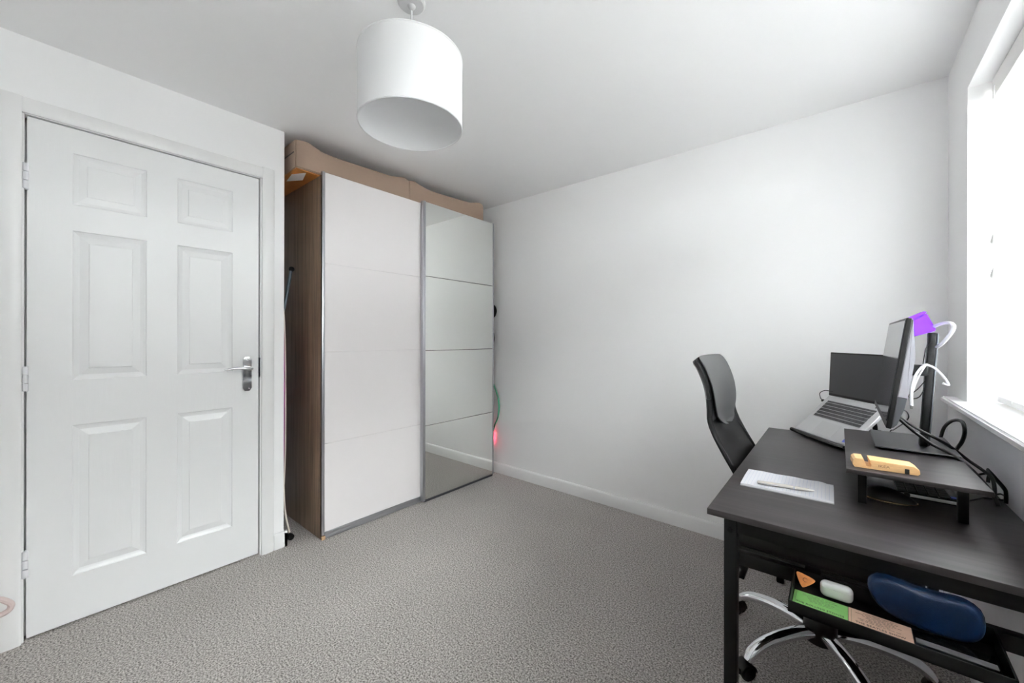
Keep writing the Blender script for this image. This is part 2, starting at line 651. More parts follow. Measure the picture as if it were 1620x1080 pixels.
for z0, z1 in ((1.712, 1.812), (.947, 1.043), (.241, .344)):
    b = B()
    n_ = 3
    dz = (z1 - z0) / n_
    for k in range(n_):
        cyl(b, (XL + .003, -.043, z0 + k * dz + .0012), (XL + .003, -.043, z0 + (k + 1) * dz - .0012), .0078, n=16, bev=.001)
    box(b, XL - .006, XL + .0005, -.051, -.036, z0, z1)
    obj('hinge', b, M_HINGE, door)

# ---- window: frame, panes, sill
WX = XR + WT - .09
b = B()
fw = .055
box(b, WX, WX + .06, WY0, WY1, WZ0, WZ0 + fw, .004)
box(b, WX, WX + .06, WY0, WY1, WZ1 - fw, WZ1, .004)
ym = (WY0 + WY1) / 2
for y in (WY0, ym - fw / 2, WY1 - fw):
    box(b, WX, WX + .06, y, y + fw, WZ0 + fw - .004, WZ1 - fw + .004, .004)
win = struct('window_1', b, M_UPVC)
for a_, c_ in ((WY0 + fw, ym - fw / 2), (ym + fw / 2, WY1 - fw)):
    b = B(); box(b, WX + .027, WX + .031, a_ - .006, c_ + .006, WZ0 + fw - .006, WZ1 - fw + .006)
    obj('pane', b, M_GLASS, win)
b = B()
SZ0, SZ1 = .903, .926
poly = [(XR - .047, WY0 - .12), (XR - .047, WY1 + .145), (XR - .001, WY1 + .145), (XR - .001, WY1 - .001), (WX + .003, WY1 - .001), (WX + .003, WY0 + .001), (XR - .001, WY0 + .001), (XR - .001, WY0 - .12)]
prism(b, poly, 'z', SZ0, SZ1, bev=.006, seg=3)
struct('trim_3', b, M_SILL)

# ================================================================ BLIND
bl = thing('venetian_blind', 'white slatted venetian blind hanging in the bright window', 'blind', (XR + .075, (WY0 + WY1) / 2, SZ1))
HB = (WY1 - WY0) / 2 - .02
b = B(); box(b, -.02, -.008, -HB - .008, HB + .008, 1.072, 1.142, .003)
obj('valance', b, M_SLAT, bl)
b = B(); box(b, -.006, .040, -HB, HB, 1.098, 1.141, .003)
obj('headrail', b, M_SLAT, bl)
me_slat = None
nsl = 24
for k in range(nsl):
    z = .052 + k * .0425
    if me_slat is None:
        b = B()
        t = math.radians(66)
        pts = [(-.025 + .05 * i / 6, .0025 * (1 - ((i - 3) / 3) ** 2)) for i in range(7)]
        poly = pts + [(x, zz - .003) for x, zz in reversed(pts)]
        poly = [(x * math.cos(t) - zz * math.sin(t) + .017, x * math.sin(t) + zz * math.cos(t)) for x, zz in poly]
        prism(b, poly, 'y', -HB, HB)
        o = obj('slat', b, M_SLATT, bl, loc=(0, 0, z))
        me_slat = o.data
    else:
        o = bpy.data.objects.new('slat', me_slat)
        COL.objects.link(o)
        o.parent = bl
        o.location = (0, 0, z)
b = B(); box(b, -.008, .042, -HB, HB, .008, .030, .004)
obj('bottom_rail', b, M_SLAT, bl)
for y in (HB - .17, 0., -HB + .17):
    for x in (-.0115, .046):
        b = B(); cyl(b, (x, y, .02), (x, y, 1.11), .0011, n=6)
        obj('ladder_cord', b, M_WHITEPL, bl)
for y, z in ((HB - .052, .555), (HB - .05, .437)):
    b = B(); cyl(b, (-.026, y, z + .03), (-.026, y, 1.10), .0012, n=6)
    lc = obj('pull_cord', b, M_WHITEPL, bl)
    b = B(); lathe(b, [(.0018, .034), (.004, .028), (.0075, .010), (.0078, .004), (.005, 0)], (-.026, y, z), 14)
    obj('cord_tassel', b, mat('grey_white_plastic', (.6, .6, .58), rough=.4), lc)

# ================================================================ WARDROBE
wd = thing('sliding_wardrobe', 'tall oak-sided sliding wardrobe with one plain and one mirrored door', 'wardrobe', (-2.264, 1.02, 0))
D0, D1, WW, WH = -.60, -.030, 1.395, 2.080
b = B(); box(b, D0, -.006, 0, .018, .0, WH, .001); obj('side_panel', b, M_OAK, wd)
b = B(); box(b, D0, -.006, WW - .018, WW, 0, WH, .001); obj('side_panel', b, M_OAK, wd)
b = B(); box(b, D0, D1 + .002, .018, WW - .018, WH - .02, WH); obj('top_panel', b, M_OAK, wd)
b = B(); box(b, D0, D1 - .03, .018, WW - .018, .05, .07); obj('bottom_panel', b, M_OAK, wd)
b = B(); box(b, D0, D0 + .006, .018, WW - .018, .07, WH - .02); obj('back_panel', b, M_OAK, wd)
b = B(); box(b, -.045, -.004, .018, WW - .018, .001, .020, .001); obj('bottom_track', b, M_ALU, wd)
b = B(); box(b, -.055, -.026, .018, WW - .018, WH - .045, WH - .021, .001); obj('top_track', b, M_ALU, wd)
b = B(); box(b, -.010, .004, -.001, .019, 0, .020, .002); obj('foot', b, M_WOODF, wd, label='pale wooden corner foot')
b = B(); box(b, -.005, .012, WW - .012, WW + .004, 0, .016, .002); obj('foot', b, M_WOODF, wd)
# plain door: four panels with hairline joints between an aluminium stile and a bottom rail
b = B(); box(b, -.024, -.003, .0, .016, .024, 2.100, .002)
pd = obj('plain_door', b, M_ALU, wd)
zj = [.040, .545, 1.070, 1.578, 2.098]
for a_, c_ in zip(zj, zj[1:]):
    b = B(); box(b, -.022, -.005, .0165, .690, a_ + .0007, c_ - .0007, .0007, 1); obj('panel', b, M_PLAIN, pd)
b = B(); box(b, -.021, -.009, .0165, .690, .04, 2.098); obj('backing', b, M_PLAIN, pd)
b = B(); box(b, -.024, -.002, .016, .690, .020, .040, .002); obj('bottom_rail', b, M_ALU, pd)
# mirrored door, on the front track
b = B(); box(b, -.002, .028, .680, .694, .010, 2.108, .002); box(b, .004, .030, .690, .700, .010, 2.108, .001)
md = obj('mirror_door', b, M_ALU, wd)
b = B(); box(b, -.002, .030, 1.392, 1.404, .018, 2.108, .002); obj('stile', b, M_ALU, md)
b = B(); box(b, .002, .024, .694, 1.392, .022, 2.096); obj('backing', b, M_DARKGAP, md)
zj = [.018, .535, 1.062, 1.585, 2.106]
for a_, c_ in zip(zj, zj[1:]):
    b = B(); box(b, .022, .027, .701, 1.391, a_ + .0016, c_ - .0016, .0006, 1); obj('mirror_pane', b, M_MIRROR, md)
b = B(); box(b, .004, .030, .694, 1.392, .004, .017, .001); obj('bottom_rail', b, mat('dark_aluminium', (.12, .12, .13), rough=.4, metal=.8), md)

# ================================================================ HEADBOARD PIECES ON THE WARDROBE
HX0, HX1, HZ0 = -2.86, -2.292, WH + .0075


def headboard(name, label, prof, y0, y1, zb):
    t = thing(name, label, 'headboard', (HX1, (y0 + y1) / 2 * 1.0133, zb), group='headboard pieces on the wardrobe')
    y0, y1 = y0 * 1.0133, y1 * 1.0133
    yc = (y0 + y1) / 2
    k = 1.0133          # stands a little behind the doors
    prof = [(y * k, 1.1543 + (z - 1.1543) * k) for y, z in prof]
    P = [(p.y - yc, p.z - zb) for p in smooth_path([(0, y, z) for y, z in prof], 6)]
    bm = B()
    poly = [(y0 - yc, 0)] + P + [(y1 - yc, 0)]
    # remove duplicate points
    prism(bm, list(reversed(poly)), 'x', HX0 - HX1, 0, bev=.005)
    obj('upholstered_body', bm, M_HEAD, t, ang=50)
    bm = B(); box(bm, HX0 - HX1 + .01, -.012, y0 - yc + .008, y1 - yc - .008, -.006 if y0 < 1 else -.002, .001)
    obj('base_board', bm, M_ORANGE, t, label='orange pine underside')
    return t


hb = headboard('bed_headboard', 'left beige fabric headboard piece, overhanging the side of the wardrobe top',
               [(.874, 2.222), (.905, 2.228), (.945, 2.230), (.985, 2.216), (1.03, 2.204), (1.12, 2.201), (1.24, 2.204), (1.38, 2.208), (1.46, 2.211), (1.51, 2.220), (1.55, 2.230), (1.575, 2.229), (1.601, 2.222)],
               .874, 1.6012, HZ0)
b = B()
tube(b, [(HX0 - HX1 + .03, (.874 - 1.2376) * 1.0133 - .001, .085), (-.02, (.874 - 1.2376) * 1.0133 - .001, .085)], .003, n=6, smooth=0)
obj('piping', b, M_HEADE, hb)
b = B(); prism(b, [(-.03, -.300), (-.11, -.345), (-.24, -.325), (-.15, -.270)], 'z', -.0075, -.0062)
obj('paper_label', b, M_PAPER, hb, label='white paper label stuck underneath')
headboard('bed_headboard', 'right beige fabric headboard piece, above the mirrored wardrobe door',
          [(1.6025, 2.222), (1.63, 2.229), (1.655, 2.230), (1.70, 2.218), (1.78, 2.207), (1.90, 2.209), (2.05, 2.216), (2.17, 2.224), (2.22, 2.236), (2.26, 2.246), (2.29, 2.250), (2.32, 2.240), (2.328, 2.20)],
          1.6025, 2.328, HZ0)

# ================================================================ IRONING BOARD IN THE GAP
ib = thing('ironing_board', 'folded ironing board with purple cover, wedged beside the wardrobe', 'ironing board', (-2.56, .90, 0))
b = B()
poly = [(p.x, p.z) for p in smooth_path([(-.15, 0, .22), (-.16, 0, .9), (-.13, 0, 1.28), (-.02, 0, 1.40), (.07, 0, 1.40), (.125, 0, 1.28), (.145, 0, 1.05), (.150, 0, .8), (.145, 0, .5), (.120, 0, .28), (.05, 0, .22)], 5)]
prism(b, poly, 'y', -.034, -.020, bev=.004)
obj('board', b, M_IRON, ib, ang=60)
b = B()
tube(b, [(p[0], -.0185, p[1]) for p in poly[::2]], .004, n=8, smooth=0, closed=True)
obj('cover_hem', b, M_CREAM, ib)
b = B()
tube(b, [(.041, .050, 1.553), (.038, .020, 1.36), (.03, -.006, 1.20), (.02, -.010, .75), (.0, -.010, .10)], .009, n=10, smooth=6)
obj('leg', b, M_STEEL, ib)
b = B(); ball(b, (.041, .053, 1.560), .016); obj('rubber_cap', b, M_RUBBER, ib)
b = B(); tube(b, [(.05, -.012, .75), (.10, -.012, .35), (.130, -.012, .16), (.150, .004, .045)], .005, n=10, smooth=4); obj('leg', b, M_CREAM, ib)
b = B(); cyl(b, (.142, .006, .022), (.172, .006, .022), .017, n=14, bev=.004); obj('rubber_cap', b, M_RUBBER, ib)

# ================================================================ THINGS BETWEEN WARDROBE AND BACK WALL
wl = thing('folding_trolley', 'black wheel-like disc on a dark frame, half hidden behind the mirrored wardrobe door', 'trolley', (-2.335, 2.470, 0))
b = B(); cyl(b, (.022, -.012, 1.380), (.022, .012, 1.380), .064, n=32, bev=.006); wh = obj('wheel', b, M_RUBBER, wl)
b = B(); cyl(b, (.022, -.016, 1.380), (.022, .016, 1.380), .018, n=16, bev=.003); obj('hub', b, M_STEEL, wh)
b = B(); box(b, -.02, .006, .015, .035, .0, 1.52, .004); obj('frame_tube', b, M_BLKPL, wl)
b = B(); ball(b, (.034, .010, 1.155), .02, (1, .8, 3)); box(b, -.01, .03, .012, .022, 1.145, 1.165); obj('latch', b, M_BLKPL, wl)
b = B()
tube(b, [(-2.40, 2.478, .95), (-2.33, 2.48, .82), (-2.283, 2.482, .74), (-2.243, 2.482, .66), (-2.227, 2.482, .57), (-2.243, 2.482, .47), (-2.283, 2.482, .39), (-2.34, 2.48, .2), (-2.40, 2.48, .006)], .006, n=10)
tag(obj('cable', b, M_GREENC), 'green cable bulging out behind the right edge of the wardrobe', 'cable')
b = B(); box(b, -2.45, -2.315, 2.430, 2.470, 0, .31, .004)
sl = obj('power_strip', b, M_BLKPL)
tag(sl, 'power strip with a lit red switch, glowing on the wall behind the wardrobe', 'power strip')
b = B(); box(b, -2.345, -2.318, 2.4695, 2.476, .255, .305, .002); obj('switch_light', b, M_RED, sl)

# ================================================================ PENDANT LAMP
LPX, LPY = -1.119, .800
lp = thing('pendant_lamp', 'white fabric drum-shade pendant lamp hanging from the ceiling', 'lamp', (LPX, LPY, H))
b = B(); lathe(b, [(.046, 0), (.046, -.006), (.040, -.012), (.014, -.015), (.008, -.024), (.004, -.026)], (0, 0, 0), 36)
obj('ceiling_rose', b, mat('grey_white_rose', (.58, .575, .58), rough=.35), lp)
b = B(); cyl(b, (0, 0, -.03), (0, 0, -.24), .0032, n=10); obj('cord', b, M_WHITEPL, lp)
RS, ZT, ZBt = .171, -.193, -.424
b = B()
lathe(b, [(RS, ZBt), (RS, ZT), (RS - .0025, ZT), (RS - .0025, ZBt)], (0, 0, 0), 72, close=True)
sh = obj('lamp_shade', b, M_SHADE, lp)
for z in (ZBt + .003, ZT - .003):
    b = B()
    tube(b, [((RS - .0015) * math.cos(a), (RS - .0015) * math.sin(a), z) for a in [2 * math.pi * k / 72 for k in range(72)]], .0034, n=8, smooth=0, closed=True)
    obj('rim', b, M_SHADE, sh)
b = B()
for k in range(3):
    a = 2 * math.pi * k / 3 + .4
    cyl(b, (.022 * math.cos(a), .022 * math.sin(a), ZT - .03), ((RS - .003) * math.cos(a), (RS - .003) * math.sin(a), ZT - .006), .0018, n=8)
lathe(b, [(.024, ZT - .033), (.024, ZT - .027), (.017, ZT - .027), (.017, ZT - .033)], (0, 0, 0), 24, close=True)
obj('spider_frame', b, M_WHITEPL, sh)
b = B(); lathe(b, [(.005, -.235), (.016, -.24), (.018, -.275), (.016, -.28)], (0, 0, 0), 20); obj('lamp_holder', b, M_WHITEPL, lp)

# ================================================================ DESK
DKX, DKY, ZD = -.266, 1.094, .720
dk = thing('desk', 'black-brown wooden desk on a black metal frame under the window', 'desk', (DKX, DKY, 0), math.radians(.5))
DW, DL = .600, 1.182
b = B(); box(b, 0, DW, 0, DL, ZD - .016, ZD, .0015); obj('desktop', b, M_DESK, dk)
lx = (.036, .066, DW - .066, DW - .036)
for x0, x1 in ((lx[0], lx[1]), (lx[2], lx[3])):
    for y0 in (.012, DL - .042):
        b = B(); box(b, x0, x1, y0, y0 + .030, 0, ZD - .0165, .004); lg = obj('leg', b, M_BLACK, dk)
        if y0 < .1:
            b = B(); cyl(b, ((x0 + x1) / 2, y0 + .001, ZD - .045), ((x0 + x1) / 2, y0 - .003, ZD - .045), .006, n=12); obj('bolt', b, M_BLKGL, lg)
for y0 in (.014, DL - .040):
    b = B(); box(b, lx[1], lx[2], y0, y0 + .026, ZD - .050, ZD - .0165, .002); obj('rail', b, M_BLACK, dk)
    b = B(); box(b, lx[1] - .004, lx[2] + .004, y0 + (.022 if y0 < .1 else -.017), y0 + (.043 if y0 < .1 else .004), .582, .615, .002); obj('lower_rail', b, M_BLACK, dk)
b = B(); box(b, lx[3] - .028, lx[3] - .003, .042, DL - .042, ZD - .050, ZD - .0165, .002); obj('rail', b, M_BLACK, dk)

# ---- hanging tray on the near lower rail, with what lies in it
TX0, TX1, TY0, TY1, TZ = -.087, .216, 1.000, 1.127, .586
tr = thing('hanging_tray', 'black open tray hooked on the lower rail at the near end of the desk', 'tray', (TX0, TY0, TZ))
tw, td = TX1 - TX0, TY1 - TY0
b = B(); box(b, 0, tw, 0, td, 0, .003); obj('tray_floor', b, M_BLACK, tr)
b = B(); box(b, 0, tw, 0, .003, .0, .023, .0008); obj('front_wall', b, M_BLACK, tr)
b = B(); box(b, 0, tw, td - .003, td, .0, .036, .0008); obj('back_wall', b, M_BLACK, tr)
for x in (0, tw - .003):
    b = B(); prism(b, [(.003, .0), (td - .003, .0), (td - .003, .035), (.012, .024), (.003, .023)], 'x', x, x + .003); obj('side_wall', b, M_BLACK, tr)
for x in (.02, tw - .05):
    b = B(); box(b, x, x + .03, td - .003, td + .030, .0345, .0362, .0005); obj('hook', b, M_BLACK, tr)


def ticket(name, label, x0, x1, y0, y1, m, title, sub, lines, seed):
    t = thing(name, label, 'ticket', (x0, y0, TZ + .0032), math.radians(-.3))
    w_, h_ = x1 - x0, y1 - y0
    bm = B(); box(bm, 0, w_, 0, h_, 0, .0012); obj('card', bm, m, t)
    r = random.Random(seed)
    bm = B()
    y = h_ - .007
    for k in range(lines):
        a_ = .010 + r.random() * .02
        c_ = w_ - .010 - r.random() * .02
        x = a_
        while x < c_:
            ln = .004 + r.random() * .009
            box(bm, x, min(c_, x + ln), y - .0005, y + .0005, .0012, .0014)
            x += ln + .002
        y -= .0048
    obj('small_print', bm, M_INKG if m is M_GREEN else M_INK, t, kind='stuff')
    me_ = text_part('title', title, .0085, Matrix.Translation((w_ / 2, .0165, .0013)), M_INK, t, align='CENTER', wide=.92)
    if sub:
        text_part('subtitle', sub, .0068, Matrix.Translation((w_ / 2, .0072, .0013)), M_INK, t, align='CENTER', wide=1.)
    bm = B()
    box(bm, .004, .0046, .004, h_ - .004, .0012, .0014)
    obj('rule', bm, M_INKG, t)
    return t


ticket('concert_ticket', 'green printed concert ticket lying at the left end of the tray', -.0825, .0085, 1.0245, 1.0895, M_GREEN, 'THE ROLLING STONES', 'IN CONCERT', 6, 3)
ticket('concert_ticket', 'tan printed concert ticket lying in the middle of the tray', .0095, .1020, 1.0245, 1.0895, M_TAN, 'THE BEATLES SHOW', None, 7, 5)
cc = thing('card_wallet', 'flat dark plastic card wallet with a pale front strip, at the right end of tray', 'wallet', (.1035, 1.020, TZ + .0032))
b = B(); box(b, 0, .103, .004, .066, 0, .0020, .0006); obj('cover', b, M_BLKGL, cc)
b = B(); box(b, .002, .101, .022, .037, .0018, .0036, .0008); obj('clear_strip', b, mat('clear_grey_plastic', (.13, .13, .135), rough=.3), cc)
# plectrum leaning on the back wall
b = B()
poly = [(p.x, p.z) for p in smooth_path([(-.017, 0, .010), (.0, 0, .0118), (.017, 0, .010), (.014, 0, .0), (.003, 0, -.014), (-.003, 0, -.014), (-.014, 0, .0)], 4, closed=True)]
prism(b, poly, 'y', -.0006, .0006, bev=.0003, seg=1)
pk = obj('guitar_pick', b, M_PICK, loc=(-.066, 1.1165, .6035), rot=(math.radians(-24), math.radians(14), 0))
tag(pk, 'orange tortoiseshell guitar pick leaning in the back corner of the tray', 'guitar pick')
b = B(); text_part('emblem', 'C', .013, frame_mx((-.0045, -.0009, -.003), (1, 0, 0), (0, 0, 1)), mat('brown_ink', (.14, .06, .02), rough=.6), pk)
b.free()
# earbuds case
eb = thing('earbuds_case', 'small white rounded earbuds case standing in the tray', 'case', (-.010, 1.107, TZ + .0035), math.radians(1))
for nm, z_, up_side in (('case_body', .0225, True), ('lid', .0229, False)):
    b = B(); box(b, -.028, .028, -.0115, .0115, .0, .034, .0113, 6)
    bmesh.ops.bisect_plane(b, geom=b.verts[:] + b.edges[:] + b.faces[:], plane_co=(0, 0, z_), plane_no=(0, 0, 1), clear_outer=up_side, clear_inner=not up_side)
    bmesh.ops.holes_fill(b, edges=[e for e in b.edges if e.is_boundary])
    obj(nm, b, M_WHITEPL, eb, ang=60)
# glasses case
gc = thing('glasses_case', 'blue zip-up glasses case, the largest thing in the tray', 'glasses case', (.120, 1.1055, TZ + .0035), math.radians(0))
b = B()
poly = [(p.x, p.z) for p in smooth_path([(-.080, 0, .056), (-.072, 0, .076), (-.050, 0, .083), (-.012, 0, .078), (.025, 0, .077), (.055, 0, .078), (.074, 0, .066), (.080, 0, .042), (.073, 0, .016), (.050, 0, .002), (.0, 0, .0), (-.048, 0, .010), (-.072, 0, .030)], 4, closed=True)]
cxz = (sum(p[0] for p in poly) / len(poly), sum(p[1] for p in poly) / len(poly))
rings = []
for k in range(15):
    a = -math.pi / 2 + math.pi * k / 14
    sc_ = max(.02, math.cos(a)) ** .42
    ins = .020 * (1 - sc_)
    ring = []
    for x, z in poly:
        dx, dz = x - cxz[0], z - cxz[1]
        d = math.hypot(dx, dz)
        f = max(.0, (d - ins * 1.35) / d) if 0 < k < 14 else .55 * max(0., (d - .028) / d)
        ring.append(b.verts.new((cxz[0] + dx * f, .0185 * math.sin(a), cxz[1] + dz * f)))
    rings.append(ring)
for A_, C_ in zip(rings, rings[1:]):
    for j in range(len(poly)):
        b.faces.new((A_[j], A_[(j + 1) % len(poly)], C_[(j + 1) % len(poly)], C_[j]))
b.faces.new(rings[0]); b.faces.new(rings[-1])
obj('shell', b, M_BLUE, gc, ang=85)
b = B()
tube(b, [(x * 1.001, .004, .042 + (z - .042) * 1.001) for x, z in poly[::2]], .0009, n=6, smooth=0, closed=True)
obj('seam', b, mat('dark_blue_seam', srgb(10, 28, 52), rough=.5), gc)

# ================================================================ OFFICE CHAIR
CX, CY = -.06, 1.77
ch = thing('office_chair', 'black office chair with padded headrest and chrome star base at the desk', 'chair', (CX, CY, 0))
# back profile (x,z) relative to chair
BP = [(-.372, 1.072), (-.358, 1.055), (-.343, 1.028), (-.325, .978), (-.316, .930), (-.313, .890), (-.312, .850), (-.300, .812), (-.284, .778), (-.258, .730), (-.229, .680), (-.19, .61), (-.175, .56), (-.172, .52)]


def back_sheet(bm, prof, half_w, th, ny=12, curve=.018, round_top=.0, round_bot=.0, off=0.):
    """a curved slab swept across y; front face towards +x"""
    P = smooth_path([(x, 0, z) for x, z in prof], 5)
    n = len(P)
    fr, bk = [], []
    for i, p in enumerate(P):
        tg = (P[min(i + 1, n - 1)] - P[max(i - 1, 0)]).normalized()
        nn = Vector((-tg.z, 0, tg.x))
        if nn.x < 0:
            nn = -nn
        u = i / (n - 1)
        w_ = half_w(u) if callable(half_w) else half_w
        rf, rb = [], []
        for k in range(ny + 1):
            s = -1 + 2 * k / ny
            y = s * w_
            edge = (1 - abs(s) ** 6)
            base = p + Vector((0, y, 0)) - Vector((curve * (1 - s * s), 0, 0)) + nn * off
            rf.append(bm.verts.new(base + nn * th * .5 * (.35 + .65 * edge)))
            rb.append(bm.verts.new(base - nn * th * .5 * (.35 + .65 * edge)))
        fr.append(rf)
        bk.append(rb)
    for i in range(n - 1):
        for k in range(ny):
            bm.faces.new((fr[i][k], fr[i][k + 1], fr[i + 1][k + 1], fr[i + 1][k]))
            bm.faces.new((bk[i][k], bk[i + 1][k], bk[i + 1][k + 1], bk[i][k + 1]))
        for k in (0, ny):
            bm.faces.new((fr[i][k], fr[i + 1][k], bk[i + 1][k], bk[i][k]))
    for i in (0, n - 1):
        for k in range(ny):
            bm.faces.new((fr[i][k], fr[i][k + 1], bk[i][k + 1], bk[i][k]))


b = B(); back_sheet(b, BP[4:], .203, .014); bkr = obj('backrest', b, M_MESHB, ch, ang=60)
for s in (-1, 1):
    b = B(); tube(b, [(x, s * .200, z) for x, z in BP[4:]], .0095, n=8, smooth=4); obj('back_frame', b, M_BLKPL, bkr)
b = B(); back_sheet(b, BP[:7], lambda u: .203 * min(1., (.86 + .14 * min(1, u / .12))), .034); hr = obj('headrest', b, M_LEATH, ch, ang=60)


def pad_w(u):
    if u < .10:
        return .183 * (.90 + .10 * u / .10)
    if u > .55:
        return .183 * math.sqrt(max(.02, 1 - ((u - .55) / .455) ** 2))
    return .183


b = B(); back_sheet(b, BP[:8], pad_w, .010, off=.0155)
obj('headrest_pad', b, mat('smoke_grey_leatherette', (.05, .05, .052), rough=.42, spec=.6, bump=.12, bscale=420), hr, ang=60, label='smoke-grey padded face')
# seat and the parts under it
b = B(); box(b, -.235, .235, -.235, .235, .435, .500, .028, 4); obj('seat', b, M_MESHB, ch, ang=60)
b = B(); box(b, -.225, .225, -.225, .225, .405, .440, .008); obj('seat_pan', b, M_BLKPL, ch)
b = B(); box(b, -.09, .09, -.065, .065, .355, .408, .008); obj('tilt_mechanism', b, M_BLKPL, ch)
b = B()
tube(b, [(-.08, 0, .385), (-.19, 0, .375), (-.245, 0, .395), (-.235, 0, .46), (-.205, 0, .56), (-.225, 0, .64)], .026, n=10, flat=.28, up=(0, 0, 1))
obj('back_bar', b, M_BLKPL, ch)
b = B(); box(b, -.235, -.195, -.24, -.15, .335, .345, .002); cyl(b, (-.215, -.16, .34), (-.05, -.05, .375), .006, n=8)
obj('tilt_lever', b, M_BLKPL, ch)
b = B(); cyl(b, (-.025, -.13, .425), (-.012, -.26, .330), .0065, n=10); obj('height_lever', b, M_CHROME, ch, label='pale metal lever')
b = B(); cyl(b, (0, 0, .16), (0, 0, .36), .024, n=20); obj('gas_column', b, M_BLKPL, ch)
b = B(); lathe(b, [(.034, .085), (.047, .09), (.050, .12), (.048, .150), (.038, .172), (.027, .18)], (0, 0, 0), 32); obj('hub', b, M_BLKPL, ch)
me_leg = None
for k in range(5):
    a = math.radians(14 + 72 * k)
    if me_leg is None:
        b = B()
        tube(b, [(.035, 0, .122), (.10, 0, .126), (.17, 0, .120), (.235, 0, .104), (.275, 0, .080), (.292, 0, .058)], [.024, .0235, .022, .021, .020, .017], n=14, flat=.85, up=(0, 0, 1))
        o = obj('base_leg', b, M_CHROME, ch, ang=60)
        me_leg = o.data
        b = B()
        cyl(b, (.300, -.022, .0265), (.300, -.004, .0265), .0265, n=24, bev=.005)
        cyl(b, (.300, .004, .0265), (.300, .022, .0265), .0265, n=24, bev=.005)
        cyl(b, (.300, -.006, .0265), (.300, .006, .0265), .012, n=12)
        box(b, .278, .300, -.0035, .0035, .02, .058, .002)
        cyl(b, (.288, 0, .040), (.288, 0, .066), .009, n=12)
        poly = [(.300 + .0295 * math.cos(t), .0265 + .0295 * math.sin(t)) for t in [math.radians(25 + 17 * i) for i in range(10)]]
        poly += [(.300 + .0275 * math.cos(t), .0265 + .0275 * math.sin(t)) for t in [math.radians(178 - 17 * i) for i in range(10)]]
        prism(b, poly, 'y', -.021, .021)
        oc = obj('caster', b, M_BLKPL, ch)
        me_c = oc.data
    else:
        o = bpy.data.objects.new('base_leg', me_leg)
        oc = bpy.data.objects.new('caster', me_c)
        for q in (o, oc):
            COL.objects.link(q)
            q.parent = ch
    o.rotation_euler = (0, 0, a)
    oc.rotation_euler = (0, 0, a)

# ================================================================ THINGS ON THE DESK
# notepad
npd = thing('notepad', 'white ruled notepad lying at the near left corner of the desk', 'notepad', (-.126, 1.405, ZD), math.radians(1.2))
b = B(); box(b, -.108, .108, -.077, .077, .0, .0022, .0004); obj('back_cover', b, mat('grey_card', (.45, .45, .46), rough=.8), npd)
b = B(); box(b, -.107, .107, -.076, .076, .0022, .0070, .0004); obj('page_block', b, M_PAPER, npd)
b = B()
nx, ny = 24, 10
grid = []
for i in range(nx + 1):
    row = []
    for j in range(ny + 1):
        x = -.107 + .214 * i / nx
        y = -.076 + .152 * j / ny
        u, v = i / nx, j / ny
        z = .0074 + .0012 * math.sin(u * 9 + v * 3) ** 2 + .010 * max(0, u - .80) * 5 * max(0, v - .1) * (1 - .25 * v) * .35 + .0012 * v
        if u > .85 and v > .8:
            y -= (u - .85) * (v - .8) * .9
        row.append(b.verts.new((x, y, z)))
    grid.append(row)
for i in range(nx):
    for j in range(ny):
        b.faces.new((grid[i][j], grid[i + 1][j], grid[i + 1][j + 1], grid[i][j + 1]))
bot = bmesh.ops.solidify(b, geom=b.faces[:], thickness=.0004)
top = obj('top_sheet', b, M_PAPER, npd)
b = B()
for k in range(24):
    i = 1 + k * (nx - 2) / 23.
    i0 = int(i)
    x = -.107 + .214 * i / nx
    for j in range(ny):
        za = .0074 + .0012 * math.sin(i / nx * 9 + j / ny * 3) ** 2 + .010 * max(0, i / nx - .80) * 5 * max(0, j / ny - .1) * (1 - .25 * j / ny) * .35 + .0012 * j / ny
        zb_ = .0074 + .0012 * math.sin(i / nx * 9 + (j + 1) / ny * 3) ** 2 + .010 * max(0, i / nx - .80) * 5 * max(0, (j + 1) / ny - .1) * (1 - .25 * (j + 1) / ny) * .35 + .0012 * (j + 1) / ny
        y0, y1 = -.076 + .152 * j / ny, -.076 + .152 * (j + 1) / ny
        if i / nx > .85 and j > 7:
            continue
        v = [b.verts.new(p) for p in ((x - .0004, y0, za + .0003), (x + .0004, y0, za + .0003), (x + .0004, y1, zb_ + .0003), (x - .0004, y1, zb_ + .0003))]
        b.faces.new(v)
obj('ruled_line', b, mat('pale_blue_line', (.68, .71, .80), rough=.8), npd, kind='stuff')
# pen
pn = thing('ballpoint_pen', 'silver-grey ballpoint pen lying across the notepad', 'pen', (-.1245, 1.3565, ZD + .0142), math.radians(9.5))
M_PEN = mat('champagne_metal', (.55, .52, .48), rough=.3, metal=.5)
b = B()
for x0, x1, r0, r1 in ((-.048, -.066, .0054, .0042), (-.066, -.068, .0042, .002), (-.048, .018, .0054, .0054), (.022, .052, .0053, .0042), (.052, .066, .0042, .0012)):
    cyl(b, (x0, 0, 0), (x1, 0, 0), r0, r1, n=14)
obj('barrel', b, M_PEN, pn)
b = B(); cyl(b, (.018, 0, 0), (.022, 0, 0), .0058, n=14); obj('band', b, M_CHROME, pn)
b = B(); box(b, -.058, -.018, -.0082, -.0066, -.0012, .0012, .0005); box(b, -.058, -.054, -.0070, -.003, -.0012, .0012); obj('clip', b, M_CHROME, pn)

# monitor riser
RX, RY, ZR = .007, 1.330, .820
rs = thing('monitor_riser', 'small black wooden monitor shelf on four legs, standing on the desk', 'monitor riser', (RX, RY, ZD), math.radians(.3))
RW, RL = .246, .588
b = B(); box(b, 0, RW, 0, RL, ZR - ZD - .011, ZR - ZD, .001); obj('board', b, M_DESK, rs)
for x in (.024, RW - .044):
    for y in (.058, RL - .08):
        b = B(); box(b, x, x + .018, y, y + .018, 0, ZR - ZD - .0112, .002); obj('leg', b, M_BLACK, rs)

